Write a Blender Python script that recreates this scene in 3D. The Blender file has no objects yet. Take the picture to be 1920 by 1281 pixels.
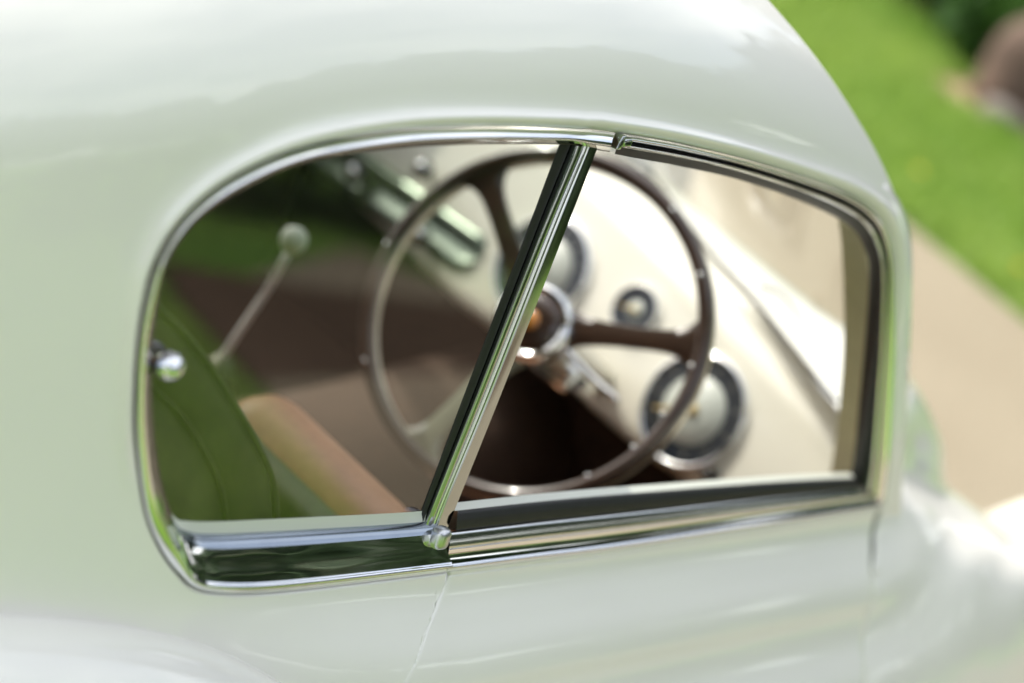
import bpy, bmesh, random
import math
import numpy as np
TILT = math.radians(11)                       # tumblehome of the side glass
G0 = np.array([0.0, -0.60, 1.08])             # a point on the plane of the side windows
GN = np.array([0.0, -math.cos(TILT), math.sin(TILT)])
GU = np.array([0.0, math.sin(TILT), math.cos(TILT)])
GX = np.array([1.0, 0.0, 0.0])
def smooth(a, b, x):
    t = np.clip((x - a) / (b - a), 0, 1); return t * t * (3 - 2 * t)
_tau = np.linspace(0, 1, 401)
_head = (math.pi / 2 - TILT) * (1 - _tau) ** 3.4
_cy = np.concatenate([[0], np.cumsum((np.cos(_head)[1:] + np.cos(_head)[:-1]) / 2 / 400)])
_cz = np.concatenate([[0], np.cumsum((np.sin(_head)[1:] + np.sin(_head)[:-1]) / 2 / 400)])
ROOF_L = 0.565 / _cy[-1]
def roof_start(x):
    return 0.200 - 0.30 * np.maximum(0, x + .03) ** 2 - 0.22 * np.maximum(0, -.15 - x) ** 2
def belt(x):
    return np.interp(x, [-2, -.34, .015, .354, .854, 1.2], [-.12, -.163, -.225, -.262, -.313, -.34])
_e = [0, .012, .03, .05, .075, .10, .12, .15, .185, .23, .30, .40, .60, .75]
_o = [0, .000, .004, .016, .032, .040, .042, .050, .070, .085, .094, .098, .09, .06]
def body_point(x, q):
    """the painted right side of the car: x along the car, q up its side from sill to roof crown"""
    t0 = float(roof_start(x)); tb = float(belt(x))
    qq = min(q, t0)
    p = G0 + GX * x + GU * qq
    if q > t0:
        tau = min((q - t0) / ROOF_L, 1.0); L = ROOF_L * (-(p[1])) / 0.565
        p = p + np.array([0, np.interp(tau, _tau, _cy) * L, np.interp(tau, _tau, _cz) * L])
    if q < tb:
        e = tb - q
        w = 0.12 + 0.88 * float(smooth(-.42, -.02, x))
        p = p + GN * np.interp(e, _e_f, _o_f) * w
    # plan taper to the tail
    k = max(0.0, -.36 - x)
    p = p + np.array([0, 0.55 * k * k * (1 if p[1] < 0 else 0) * min(1, -p[1] / .5), -0.22 * k * k * float(smooth(-.2, .5, q))])
    return p
# a smooth curve through the waist profile
def _spline(xs, ys, n=600):
    xs = np.array(xs, float); ys = np.array(ys, float); X = np.linspace(xs[0], xs[-1], n)
    d = np.gradient(ys, xs); i = np.clip(np.searchsorted(xs, X) - 1, 0, len(xs) - 2)
    h = xs[i + 1] - xs[i]; t = (X - xs[i]) / h
    return X, (2*t**3-3*t**2+1)*ys[i] + (t**3-2*t**2+t)*h*d[i] + (-2*t**3+3*t**2)*ys[i+1] + (t**3-t**2)*h*d[i+1]
_e_f, _o_f = _spline(_e, _o)
R = math.radians
scene = bpy.context.scene
COL = scene.collection

# ------------------------------------------------------------------ camera, sky, sun, exposure
CAM_POS = np.array([-1.42471, -1.48813, 1.85712])
CAM_R = np.array([0.63142371, -0.66731011, 0.39497002])
CAM_U = np.array([0.09069824, 0.56941029, 0.81703473])
CAM_F = np.array([0.77011553, 0.48007202, -0.42006301])
cam_data = bpy.data.cameras.new('camera'); cam = bpy.data.objects.new('camera', cam_data); COL.objects.link(cam)
from mathutils import Matrix, Vector
cam.matrix_world = Matrix([[CAM_R[i], CAM_U[i], -CAM_F[i], CAM_POS[i]] for i in range(3)] + [[0, 0, 0, 1]])
cam_data.sensor_width = 36; cam_data.lens = 75; cam_data.clip_start = .05; cam_data.clip_end = 500
cam_data.dof.use_dof = True; cam_data.dof.focus_distance = 1.87; cam_data.dof.aperture_fstop = 2.2
scene.camera = cam
SUN = np.array([-.10, .72, .69]); SUN /= np.linalg.norm(SUN)        # towards the sun
world = bpy.data.worlds.new('World'); scene.world = world; world.use_nodes = True
nt = world.node_tree; nt.nodes.clear()
sky = nt.nodes.new('ShaderNodeTexSky'); sky.sky_type = 'NISHITA'; sky.sun_disc = False
sky.sun_elevation = math.asin(SUN[2]); sky.sun_rotation = math.atan2(SUN[0], SUN[1])
sky.air_density = 1.0; sky.dust_density = 4.5; sky.ozone_density = 1.0
bg = nt.nodes.new('ShaderNodeBackground'); bg.inputs['Strength'].default_value = .15
wo = nt.nodes.new('ShaderNodeOutputWorld')
hs = nt.nodes.new('ShaderNodeHueSaturation'); hs.inputs['Saturation'].default_value = .6      # a pale summer haze over the blue
nt.links.new(sky.outputs[0], hs.inputs['Color'])
tcw = nt.nodes.new('ShaderNodeTexCoord'); mpw = nt.nodes.new('ShaderNodeMapping'); mpw.inputs['Scale'].default_value = (1, 1, 2.6)
cn = nt.nodes.new('ShaderNodeTexNoise'); cn.inputs['Scale'].default_value = 2.6; cn.inputs['Detail'].default_value = 7; cn.inputs['Roughness'].default_value = .6
cr_ = nt.nodes.new('ShaderNodeValToRGB'); cr_.color_ramp.elements[0].position = .42; cr_.color_ramp.elements[1].position = .76
cmx = nt.nodes.new('ShaderNodeMix'); cmx.data_type = 'RGBA'; cmx.inputs['B'].default_value = (7.0, 7.0, 6.8, 1)
nt.links.new(tcw.outputs['Generated'], mpw.inputs['Vector']); nt.links.new(mpw.outputs[0], cn.inputs['Vector']); nt.links.new(cn.outputs['Fac'], cr_.inputs[0])
nt.links.new(cr_.outputs[0], cmx.inputs['Factor']); nt.links.new(hs.outputs[0], cmx.inputs['A']); nt.links.new(cmx.outputs['Result'], bg.inputs[0]); nt.links.new(bg.outputs[0], wo.inputs[0])
sl = bpy.data.lights.new('sun', 'SUN'); so = bpy.data.objects.new('sun', sl); COL.objects.link(so)
sl.energy = 2.0; sl.angle = R(.5); sl.color = (1, .95, .87)
so.rotation_euler = Vector(SUN).to_track_quat('Z', 'Y').to_euler()
scene.view_settings.view_transform = 'Standard'; scene.view_settings.look = 'None'
scene.view_settings.exposure = 1.38; scene.view_settings.gamma = 1; scene.view_settings.use_curve_mapping = False

# ------------------------------------------------------------------ measured curves (metres: along the car, up its side)
QUARTER_OUTER = [(0.0015,-0.2287),(-0.0715,-0.2206),(-0.1688,-0.2094),(-0.238,-0.2001),(-0.2866,-0.1901),(-0.3173,-0.1791),(-0.3399,-0.1613),(-0.3636,-0.1363),(-0.3884,-0.0996),(-0.4119,-0.0411),(-0.4237,0.0052),(-0.43,0.0416),(-0.4327,0.0726),(-0.4305,0.1038),(-0.4146,0.1355),(-0.3788,0.1627),(-0.316,0.1838),(-0.2214,0.1954),(-0.1282,0.1974),(-0.0244,0.1949),(0.0093,0.193)]
QUARTER_INNER = [(-0.0301,-0.1708),(-0.0704,-0.166),(-0.1677,-0.1527),(-0.2367,-0.1432),(-0.2921,-0.1354),(-0.3218,-0.1297),(-0.3351,-0.125),(-0.3473,-0.1104),(-0.3653,-0.078),(-0.3833,-0.0332),(-0.3947,0.005),(-0.4021,0.0399),(-0.4043,0.0702),(-0.4022,0.0973),(-0.3836,0.125),(-0.348,0.1457),(-0.2871,0.1659),(-0.1926,0.1747),(-0.0975,0.1763),(0.005,0.1741),(0.036,0.173)]
QUARTER_EXTRA = [(0.013,-0.2299),(-0.019,-0.1716)]
QUARTER_END = [(0.036,0.1916),(0.0608,0.1893),(0.0655,0.1684),(0.091,0.1654)]
DOOR_OUTER = [(0.028,0.1927),(0.0681,0.1887),(0.1182,0.1833),(0.1784,0.1755),(0.2803,0.1598),(0.3936,0.1388),(0.5006,0.1158),(0.5726,0.0922),(0.6204,0.0639),(0.6639,0.0183),(0.7206,-0.0714),(0.7686,-0.1556),(0.8116,-0.2345),(0.8408,-0.3006)]
DOOR_INNER = [(0.0628,0.1663),(0.1029,0.1623),(0.1532,0.1554),(0.2121,0.1475),(0.312,0.132),(0.4241,0.1086),(0.5174,0.085),(0.5754,0.0656),(0.6133,0.0429),(0.6463,0.0103),(0.6921,-0.0783),(0.73,-0.1609),(0.7629,-0.2344),(0.771,-0.2619)]
SILL_OUTER = [(0.0015,-0.2287),(0.1323,-0.2425),(0.2389,-0.2541),(0.3539,-0.2646),(0.5151,-0.278),(0.6643,-0.2909),(0.8401,-0.3056)]
SILL_INNER = [(0.012,-0.1709),(0.1325,-0.182),(0.2385,-0.1929),(0.3545,-0.2061),(0.5183,-0.225),(0.6458,-0.241),(0.7686,-0.2579)]
BAR_0 = [(0.0167,0.1747),(0.0153,0.1694),(0.0049,0.0941),(-0.0178,-0.0553),(-0.0322,-0.1632),(-0.0353,-0.1893)]
BAR_1 = [(0.031,0.1744),(0.0304,0.1691),(0.0163,0.0935),(-0.0071,-0.0566),(-0.0253,-0.1643),(-0.0284,-0.1906)]
BAR_2 = [(0.0432,0.1741),(0.0426,0.1688),(0.0277,0.0928),(0.0028,-0.0578),(-0.0169,-0.1658),(-0.0207,-0.192)]
BAR_3 = [(0.047,0.1741),(0.0464,0.1687),(0.0323,0.0926),(0.0075,-0.0584),(-0.0138,-0.1663),(-0.0168,-0.1927)]
BAR_4 = [(0.0609,0.1738),(0.0603,0.1684),(0.0486,0.0917),(0.0238,-0.0603),(0.0049,-0.1695),(0.0011,-0.1959)]
ROOF_FRONT = [(0.8955,-0.3195),(0.8566,-0.2557),(0.801,-0.1624),(0.7492,-0.081),(0.709,-0.0175),(0.6723,0.0368),(0.6355,0.0822),(0.5975,0.1189),(0.5485,0.1603),(0.5042,0.1948),(0.4566,0.2341),(0.4036,0.2786),(0.359,0.3179)]
FRONT_CUT = [(0.8408,-0.3006),(0.8411,-0.3296),(0.8341,-0.3555),(0.8156,-0.377),(0.8,-0.43)]
PILLAR_FOOT = [(0.8955,-0.3195),(0.896,-0.3543),(0.8665,-0.3774)]
REAR_CUT = [(0.0068,-0.2292),(-0.0053,-0.2511),(-0.0428,-0.2781),(-0.0737,-0.3094)]
QUARTER_LEAN = [(-1.3829,0.7719),(-1.3689,0.7696),(-1.3141,0.7636),(-1.22,0.7519),(-1.1529,0.7428),(-1.1023,0.734),(-1.0729,0.7258),(-1.0554,0.715),(-1.038,0.6959),(-1.017,0.6621),(-0.9964,0.6117),(-0.9848,0.5704),(-0.9779,0.5357),(-0.9754,0.506),(-0.9775,0.4777),(-0.9948,0.4492),(-1.0302,0.4262),(-1.0903,0.4063),(-1.1821,0.3963),(-1.2735,0.3946),(-1.3737,0.3968),(-1.4051,0.3983),(-1.4325,0.4014),(-1.4568,0.4038)]
DOOR_LEAN = [(-1.4646,0.4052),(-1.5133,0.4111),(-1.5711,0.4187),(-1.669,0.4339),(-1.7783,0.4554),(-1.8755,0.478),(-1.9385,0.4989),(-1.98,0.5237),(-2.0171,0.5616),(-2.0668,0.6481),(-2.1083,0.7289),(-2.145,0.8028),(-2.1627,0.8479)]
SILL_LEAN = [(-1.3882,0.7692),(-1.5101,0.7812),(-1.6132,0.7921),(-1.7252,0.8037),(-1.8828,0.8194),(-2.0169,0.8333),(-2.1612,0.8484)]
DASH_O = (0.88, -0.357, 0.697)
DASH_H = (-0.0995, -0.995, 0.0)
DASH_V = (0.3577, -0.0358, 0.9332)
DASH_N = (-0.9285, 0.0929, 0.3594)
GAUGES = [((-0.0021, 0.0017), 0.0793), ((-0.3316, 0.0056), 0.0792), ((-0.1683, 0.049), 0.0361)]
KNOBS = [(-0.6853, -0.0821), (-0.5872, -0.0083), (-0.5165, -0.0828)]
CHROME_TRIM = [(-0.757, -0.0743), (-0.4325, -0.0391), (-0.7646, -0.1207), (-0.4338, -0.0812), (-0.7072, -0.0409), (-0.4274, -0.0131)]
DASH_LOW = [(-0.8316, -0.1139), (-0.7842, -0.1029), (-0.4178, -0.1089), (-0.2102, -0.0807), (-0.038, -0.0795), (0.059, -0.0668)]
WHEEL_O = (0.58, -0.2541, 0.8025)
WHEEL_N = (-0.8752, -0.1389, 0.4634)
WHEEL_U = (0.4577, 0.0726, 0.8861)
WHEEL_R = (0.1567, -0.9876, 0.0)
SPOKE_ANGLES = [145.4, 26.4, -96.8]
RIVETS = [(0.2068, 18.7), (0.2021, 0.2), (0.2039, -14.4), (0.2044, -32.4), (0.2185, 73.2), (0.2118, 49.2), (0.2493, -172.9), (0.2146, -132.3)]
TRIM_ARC = [(-0.4022,0.067),(-0.3765,0.0437),(-0.3466,0.0214),(-0.3101,-0.0113),(-0.274,-0.0477),(-0.2392,-0.0855),(-0.2092,-0.124),(-0.1917,-0.1643),(-0.181,-0.2044)]
SEAM_ARC = [(-0.3822,-0.0077),(-0.3635,-0.0231),(-0.3293,-0.0498),(-0.2937,-0.0871),(-0.2689,-0.1194),(-0.2504,-0.1564),(-0.2363,-0.1937)]
LATCH = (-0.389, -0.5855, 1.0915)
CAP = (-0.0206, -0.6402, 0.8941)
CLIP = (0.068, -0.5659, 1.2606)
PILLAR_A = [(0.6378,-0.5165,1.1164),(0.6549,-0.5201,1.0979),(0.6843,-0.5279,1.0579),(0.746,-0.5466,0.9619),(0.7888,-0.5632,0.8763),(0.8127,-0.5739,0.821),(0.83,-0.5831,0.774)]
PILLAR_B = [(0.6188,-0.5604,1.1264),(0.6423,-0.5655,1.1002),(0.6775,-0.5734,1.0598),(0.7213,-0.5867,0.9911),(0.7613,-0.6027,0.9088),(0.7897,-0.6161,0.84),(0.8005,-0.6226,0.8067)]
SCREEN_BASE = [(1.0829,-0.0202,0.842),(1.0274,-0.1352,0.842),(0.9905,-0.2212,0.842),(0.9651,-0.2957,0.842),(0.9154,-0.4097,0.842),(0.8756,-0.4937,0.842),(0.8614,-0.5288,0.842)]

# ------------------------------------------------------------------ materials
def new_mat(name):
    m = bpy.data.materials.new(name); m.use_nodes = True
    return m, m.node_tree, m.node_tree.nodes['Principled BSDF']
def add_noise(t, scale, detail=4, space='Object'):
    tc = t.nodes.new('ShaderNodeTexCoord'); n = t.nodes.new('ShaderNodeTexNoise')
    n.inputs['Scale'].default_value = scale; n.inputs['Detail'].default_value = detail
    t.links.new(tc.outputs[space], n.inputs['Vector']); return n
def ramp(t, src, stops):
    r = t.nodes.new('ShaderNodeValToRGB')
    while len(r.color_ramp.elements) < len(stops): r.color_ramp.elements.new(.5)
    for e, (p, c) in zip(r.color_ramp.elements, stops): e.position = p; e.color = (*c, 1)
    t.links.new(src, r.inputs[0]); return r
def bump(t, b, src, strength, dist):
    bm_ = t.nodes.new('ShaderNodeBump'); bm_.inputs['Strength'].default_value = strength; bm_.inputs['Distance'].default_value = dist
    t.links.new(src, bm_.inputs['Height']); t.links.new(bm_.outputs[0], b.inputs['Normal'])
def simple(name, col, rough=.5, metal=0, coat=0, coat_rough=.03, noise=None, var=.15, bmp=0, spec=.5):
    m, t, b = new_mat(name)
    b.inputs['Base Color'].default_value = (*col, 1); b.inputs['Roughness'].default_value = rough
    b.inputs['Metallic'].default_value = metal; b.inputs['Coat Weight'].default_value = coat; b.inputs['Coat Roughness'].default_value = coat_rough
    b.inputs['Specular IOR Level'].default_value = spec
    if noise:
        n = add_noise(t, noise)
        r = ramp(t, n.outputs['Fac'], [(.3, tuple(c * (1 - var) for c in col)), (.7, tuple(min(1, c * (1 + var)) for c in col))])
        t.links.new(r.outputs[0], b.inputs['Base Color'])
        if bmp: bump(t, b, n.outputs['Fac'], bmp, .002)
    return m
M = {}
M['paint'] = simple('ivory_body_paint', (.83, .815, .745), .38, 0, 1.0, .025, noise=2.0, var=.012)
M['chrome'] = simple('polished_chrome', (.86, .87, .88), .05, 1)
M['satin_chrome'] = simple('satin_chrome', (.74, .74, .72), .16, 1, noise=60, var=.05)
M['steel'] = simple('stainless_steel', (.46, .48, .48), .10, 1, noise=40, var=.04)
M['panel_metal'] = simple('green_grey_panel_metal', (.16, .19, .15), .28, .8, noise=60, var=.1)
M['lever'] = simple('pale_lever_metal', (.55, .55, .52), .3, .35)
M['sky_tinted_chrome'] = simple('sky_tinted_metal', (.33, .37, .42), .14, 1, noise=30, var=.06)  # blue-grey of the reflected sky put into the metal colour
M['rubber'] = simple('black_rubber', (.008, .008, .008), .5, noise=90, var=.25)
M['brown_seal'] = simple('brown_felt_seal', (.10, .055, .035), .6)
M['cream'] = simple('cream_dash_paint', (.58, .56, .475), .4, 0, .7, .06, noise=5, var=.02)
M['pale'] = simple('pale_capping_paint', (.62, .64, .56), .35, 0, .4, .1)
M['bakelite'] = simple('brown_bakelite', (.030, .016, .010), .28, 0, .6, .08, noise=25, var=.25)
M['spoke_sheen'] = simple('sky_sheen_spoke_lacquer', (.17, .18, .13), .3, 0, .8, .06)  # pale sky sheen of the lower spoke put into its colour
M['alu'] = simple('brushed_aluminium', (.66, .60, .50), .28, .85, noise=80, var=.08)
M['alu_bright'] = simple('worn_bright_metal', (.60, .61, .62), .30, 1, noise=50, var=.05)
M['amber'] = simple('amber_enamel', (.42, .17, .03), .25, 0, 1)
M['dial_black'] = simple('dial_black', (.006, .009, .014), .3)
M['dial_white'] = simple('dial_ivory', (.36, .38, .34), .45, noise=30, var=.06)
M['numeral'] = simple('faded_numerals', (.22, .21, .18), .5)
M['needle'] = simple('needle_gold', (.45, .33, .12), .4, .3)
M['carpet'] = simple('brown_carpet', (.042, .022, .012), .95, noise=140, var=.5, bmp=.6)
M['trim'] = simple('dark_brown_trim', (.045, .034, .020), .55, noise=45, var=.2, bmp=.25)
M['leather'] = simple('tan_leather', (.36, .17, .085), .48, noise=70, var=.12, bmp=.3)
M['head'] = simple('beige_headlining', (.50, .46, .38), .9, noise=120, var=.08)
M['knob'] = simple('black_knob', (.015, .014, .013), .15, 0, 1)
M['pillar'] = simple('olive_pillar_trim', (.36, .33, .20), .5, noise=60, var=.05)
M['tyre'] = simple('tyre_rubber', (.02, .02, .02), .7, noise=60, var=.3)
def glass(name, tint, ior):
    m, t, b = new_mat(name); t.nodes.remove(b)
    # both faces of a thin pane: Schlick's reflectance from the angle to the pane, the same seen from either side
    f0 = 2 * ((ior - 1) / (ior + 1)) ** 2
    ge = t.nodes.new('ShaderNodeNewGeometry'); dt = t.nodes.new('ShaderNodeVectorMath'); dt.operation = 'DOT_PRODUCT'
    t.links.new(ge.outputs['Normal'], dt.inputs[0]); t.links.new(ge.outputs['Incoming'], dt.inputs[1])
    def mth(op, a, b_=None, c=None):
        n_ = t.nodes.new('ShaderNodeMath'); n_.operation = op
        for k, v in enumerate((a, b_, c)):
            if v is None: continue
            if isinstance(v, (int, float)): n_.inputs[k].default_value = v
            else: t.links.new(v, n_.inputs[k])
        return n_.outputs[0]
    p5 = mth('POWER', mth('SUBTRACT', 1.0, mth('ABSOLUTE', dt.outputs['Value'])), 5.0)
    fr_out = mth('MULTIPLY_ADD', p5, 1 - f0, f0)
    tr = t.nodes.new('ShaderNodeBsdfTransparent'); tr.inputs[0].default_value = (*tint, 1)
    gl = t.nodes.new('ShaderNodeBsdfGlossy'); gl.inputs['Roughness'].default_value = 0.0; gl.inputs[0].default_value = (1, 1, 1, 1)
    mx = t.nodes.new('ShaderNodeMixShader')
    t.links.new(fr_out, mx.inputs[0]); t.links.new(tr.outputs[0], mx.inputs[1]); t.links.new(gl.outputs[0], mx.inputs[2])
    t.links.new(mx.outputs[0], t.nodes['Material Output'].inputs[0]); return m
M['glass'] = glass('side_glass', (.80, .83, .80), 1.62)
M['screen_glass'] = glass('screen_glass', (.93, .95, .93), 1.35)
# ground and plants
m, t, b = new_mat('tan_gravel'); M['gravel'] = m
n1 = add_noise(t, 1.1, 6); n2 = add_noise(t, 70, 3)
mixn = t.nodes.new('ShaderNodeMath'); mixn.operation = 'MULTIPLY_ADD'; t.links.new(n1.outputs['Fac'], mixn.inputs[0]); mixn.inputs[1].default_value = .6; t.links.new(n2.outputs['Fac'], mixn.inputs[2])
r_ = ramp(t, mixn.outputs[0], [(.45, (.17, .140, .090)), (.75, (.218, .185, .126)), (1.05, (.26, .225, .158))])
t.links.new(r_.outputs[0], b.inputs['Base Color']); b.inputs['Roughness'].default_value = .9; bump(t, b, n2.outputs['Fac'], .6, .01)
m, t, b = new_mat('lawn_soil'); M['lawn'] = m
n1 = add_noise(t, .9, 5); r_ = ramp(t, n1.outputs['Fac'], [(.3, (.075, .17, .018)), (.7, (.15, .26, .03))])
t.links.new(r_.outputs[0], b.inputs['Base Color']); b.inputs['Roughness'].default_value = .9
def leaf_mat(name, c0, c1, sc, transl=.35):
    m, t, b = new_mat(name)
    n1 = add_noise(t, sc, 3); r_ = ramp(t, n1.outputs['Fac'], [(.3, c0), (.7, c1)])
    t.links.new(r_.outputs[0], b.inputs['Base Color']); b.inputs['Roughness'].default_value = .55
    tl = t.nodes.new('ShaderNodeBsdfTranslucent'); t.links.new(r_.outputs[0], tl.inputs[0])
    mx = t.nodes.new('ShaderNodeMixShader'); mx.inputs[0].default_value = transl
    t.links.new(b.outputs[0], mx.inputs[1]); t.links.new(tl.outputs[0], mx.inputs[2]); t.links.new(mx.outputs[0], t.nodes['Material Output'].inputs[0])
    return m
M['grass'] = leaf_mat('grass_blades', (.19, .34, .045), (.32, .45, .095), 1.3, .4)
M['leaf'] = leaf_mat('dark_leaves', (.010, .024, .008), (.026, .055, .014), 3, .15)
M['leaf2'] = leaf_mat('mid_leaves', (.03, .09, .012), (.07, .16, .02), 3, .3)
M['bark'] = simple('brown_bark', (.10, .065, .042), .9, noise=14, var=.4, bmp=.8)
M['stone'] = simple('brown_boulder', (.095, .060, .042), .85, noise=9, var=.35, bmp=.7)
M['pale_stone'] = simple('pale_edging_stone', (.13, .115, .10), .85, noise=12, var=.2, bmp=.5)
M['soil'] = simple('bare_soil', (.27, .185, .115), .95, noise=9, var=.25, bmp=.6)
M['ground_shade'] = simple('dark_brown_ground_shade', (.075, .046, .026), .9, noise=30, var=.3, bmp=.5)  # dark brown standing in for shaded ground
M['petal'] = simple('yellow_petals', (.75, .55, .03), .6)

# ------------------------------------------------------------------ mesh helpers
def add_mesh(name, verts, faces, mat, parent=None, smooth_shade=True, mats=None, fmat=None, angle=None):
    me = bpy.data.meshes.new(name); me.from_pydata([tuple(map(float, v)) for v in verts], [], faces)
    for m_ in (mats or [mat]): me.materials.append(m_)
    if fmat: me.polygons.foreach_set('material_index', fmat)
    me.polygons.foreach_set('use_smooth', [smooth_shade] * len(me.polygons))
    if smooth_shade and angle: me.set_sharp_from_angle(angle=R(angle))
    me.update(); o = bpy.data.objects.new(name, me); COL.objects.link(o)
    if parent: o.parent = parent
    return o
def tag(o, label=None, cat=None, group=None, kind=None):
    for k, v in (('label', label), ('category', cat), ('group', group), ('kind', kind)):
        if v: o[k] = v
    return o
def empty(name, label, cat, loc=(0, 0, 0), group=None):
    o = bpy.data.objects.new(name, None); COL.objects.link(o); o.location = loc; o.empty_display_size = .1
    return tag(o, label, cat, group)
def cr(pts, n):
    """Catmull-Rom through pts, n samples evenly by chord length"""
    P = np.array(pts, float); d = np.concatenate([[0], np.cumsum(np.linalg.norm(np.diff(P, axis=0), axis=1))])
    ext = np.vstack([2 * P[0] - P[1], P, 2 * P[-1] - P[-2]]); out = []
    for s in np.linspace(0, d[-1], n):
        i = min(max(np.searchsorted(d, s, side='right') - 1, 0), len(P) - 2)
        t_ = (s - d[i]) / max(d[i + 1] - d[i], 1e-9); a, b_, c, e = ext[i:i + 4]
        out.append(.5 * ((2 * b_) + (-a + c) * t_ + (2 * a - 5 * b_ + 4 * c - e) * t_ ** 2 + (-a + 3 * b_ - 3 * c + e) * t_ ** 3))
    return np.array(out)
def cr_key(pts, per):
    """Catmull-Rom with the same number of samples in every span (keeps two curves in step)"""
    P = np.array(pts, float); ext = np.vstack([2 * P[0] - P[1], P, 2 * P[-1] - P[-2]]); out = []
    for i in range(len(P) - 1):
        a, b_, c, e = ext[i:i + 4]
        for t_ in np.arange(per) / per:
            out.append(.5 * ((2 * b_) + (-a + c) * t_ + (2 * a - 5 * b_ + 4 * c - e) * t_ ** 2 + (-a + 3 * b_ - 3 * c + e) * t_ ** 3))
    out.append(P[-1]); return np.array(out)
def grid_faces(nr, nc, close_r=False, close_c=False, flip=False):
    F = []
    for i in range(nr if close_r else nr - 1):
        for j in range(nc if close_c else nc - 1):
            a, b_, c, d = i * nc + j, i * nc + (j + 1) % nc, ((i + 1) % nr) * nc + (j + 1) % nc, ((i + 1) % nr) * nc + j
            F.append((a, d, c, b_) if flip else (a, b_, c, d))
    return F
def surf_grid(name, rows, mat, parent, flip=False, close_c=False, angle=None):
    nr, nc = len(rows), len(rows[0])
    return add_mesh(name, [p for r_ in rows for p in r_], grid_faces(nr, nc, False, close_c, flip), mat, parent, angle=angle)
def frame_of(d):
    d = np.array(d, float); d /= np.linalg.norm(d); a = np.array([0, 0, 1.]) if abs(d[2]) < .9 else np.array([1., 0, 0])
    x = np.cross(a, d); x /= np.linalg.norm(x); return x, np.cross(d, x), d
def lathe(prof, o, axis, n=48, cap=True):
    """profile (radius, height) turned about axis through o"""
    x, y, d = frame_of(axis); V = []
    for (r_, h) in prof:
        for k in range(n):
            a = 2 * math.pi * k / n; V.append(np.array(o) + d * h + (x * math.cos(a) + y * math.sin(a)) * r_)
    F = grid_faces(len(prof), n, False, True)
    if not cap: return V, F
    V.append(np.array(o) + d * prof[0][1]); V.append(np.array(o) + d * prof[-1][1]); c0, c1 = len(V) - 2, len(V) - 1
    if prof[0][0] > 1e-6: F += [(c0, (k + 1) % n, k) for k in range(n)]
    L = (len(prof) - 1) * n
    if prof[-1][0] > 1e-6: F += [(c1, L + k, L + (k + 1) % n) for k in range(n)]
    return V, F
def tube(path, rad, n=10):
    P = np.array(path, float); rad = np.broadcast_to(rad, (len(P),)); V = []; x = None
    for i in range(len(P)):
        d = P[min(i + 1, len(P) - 1)] - P[max(i - 1, 0)]; d /= np.linalg.norm(d)
        if x is None: x = frame_of(d)[0]
        x = x - d * (x @ d); x /= np.linalg.norm(x); y = np.cross(d, x)
        for k in range(n):
            a = 2 * math.pi * k / n; V.append(P[i] + (x * math.cos(a) + y * math.sin(a)) * rad[i])
    F = grid_faces(len(P), n, False, True); F += [tuple(range(n - 1, -1, -1)), tuple(range((len(P) - 1) * n, len(P) * n))]
    return V, F
def box(o, ax, ay, az, bev=0):
    """a box, its corners rounded when bev > 0; half axes given as vectors"""
    bm = bmesh.new(); bmesh.ops.create_cube(bm, size=2)
    L = [np.linalg.norm(a) for a in (ax, ay, az)]
    for v in bm.verts: v.co = Vector((v.co.x * L[0], v.co.y * L[1], v.co.z * L[2]))
    if bev: bmesh.ops.bevel(bm, geom=list(bm.edges), offset=bev, segments=4, profile=.5, affect='EDGES')
    U = [np.array(a) / l for a, l in zip((ax, ay, az), L)]
    bm.verts.ensure_lookup_table(); bm.verts.index_update()
    V = [np.array(o) + U[0] * v.co.x + U[1] * v.co.y + U[2] * v.co.z for v in bm.verts]; F = [tuple(v.index for v in f.verts) for f in bm.faces]
    bm.free(); return V, F
def join(*parts):
    V, F = [], []
    for v, f in parts:
        k = len(V); V += list(v); F += [tuple(i + k for i in q) for q in f]
    return V, F
def side(s, t_, d=0.0): return G0 + GX * s + GU * t_ + GN * d       # a point on the side-window plane

# ------------------------------------------------------------------ the place: ground, driveway, lawns
def sheet(name, poly, z, mat, n=1):
    return tag(add_mesh(name, [(x, y, z) for x, y in poly], [tuple(range(len(poly)))], mat, smooth_shade=False), kind='structure')
sheet('ground', [(-200, -200), (200, -200), (200, 200), (-200, 200)], -.012, M['lawn'])
sheet('driveway', [(-14, -1.75), (1.62, -1.75), (2.19, -2.68), (2.82, -3.68), (3.35, -4.6), (4.6, -5.0), (4.32, -3.6), (4.05, -1.2), (3.975, .40), (4.07, .93), (4.3, 2.2), (4.9, 5), (5.4, 9), (-14, 9)], 0, M['gravel'])

shade_sheet = sheet('shade_sheet', [(2.76, -3.62), (3.5, -3.4), (4.20, -3.75), (4.40, -3.75), (4.16, -4.15), (3.85, -4.55), (3.66, -5.05), (3.33, -4.6)], .004, M['ground_shade'])  # shade across the driveway, laid on as a dark sheet

# ------------------------------------------------------------------ the car
car = empty('vintage_coupe', 'ivory white vintage coupe with chrome framed side windows, seen over its right flank', 'car')

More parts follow.
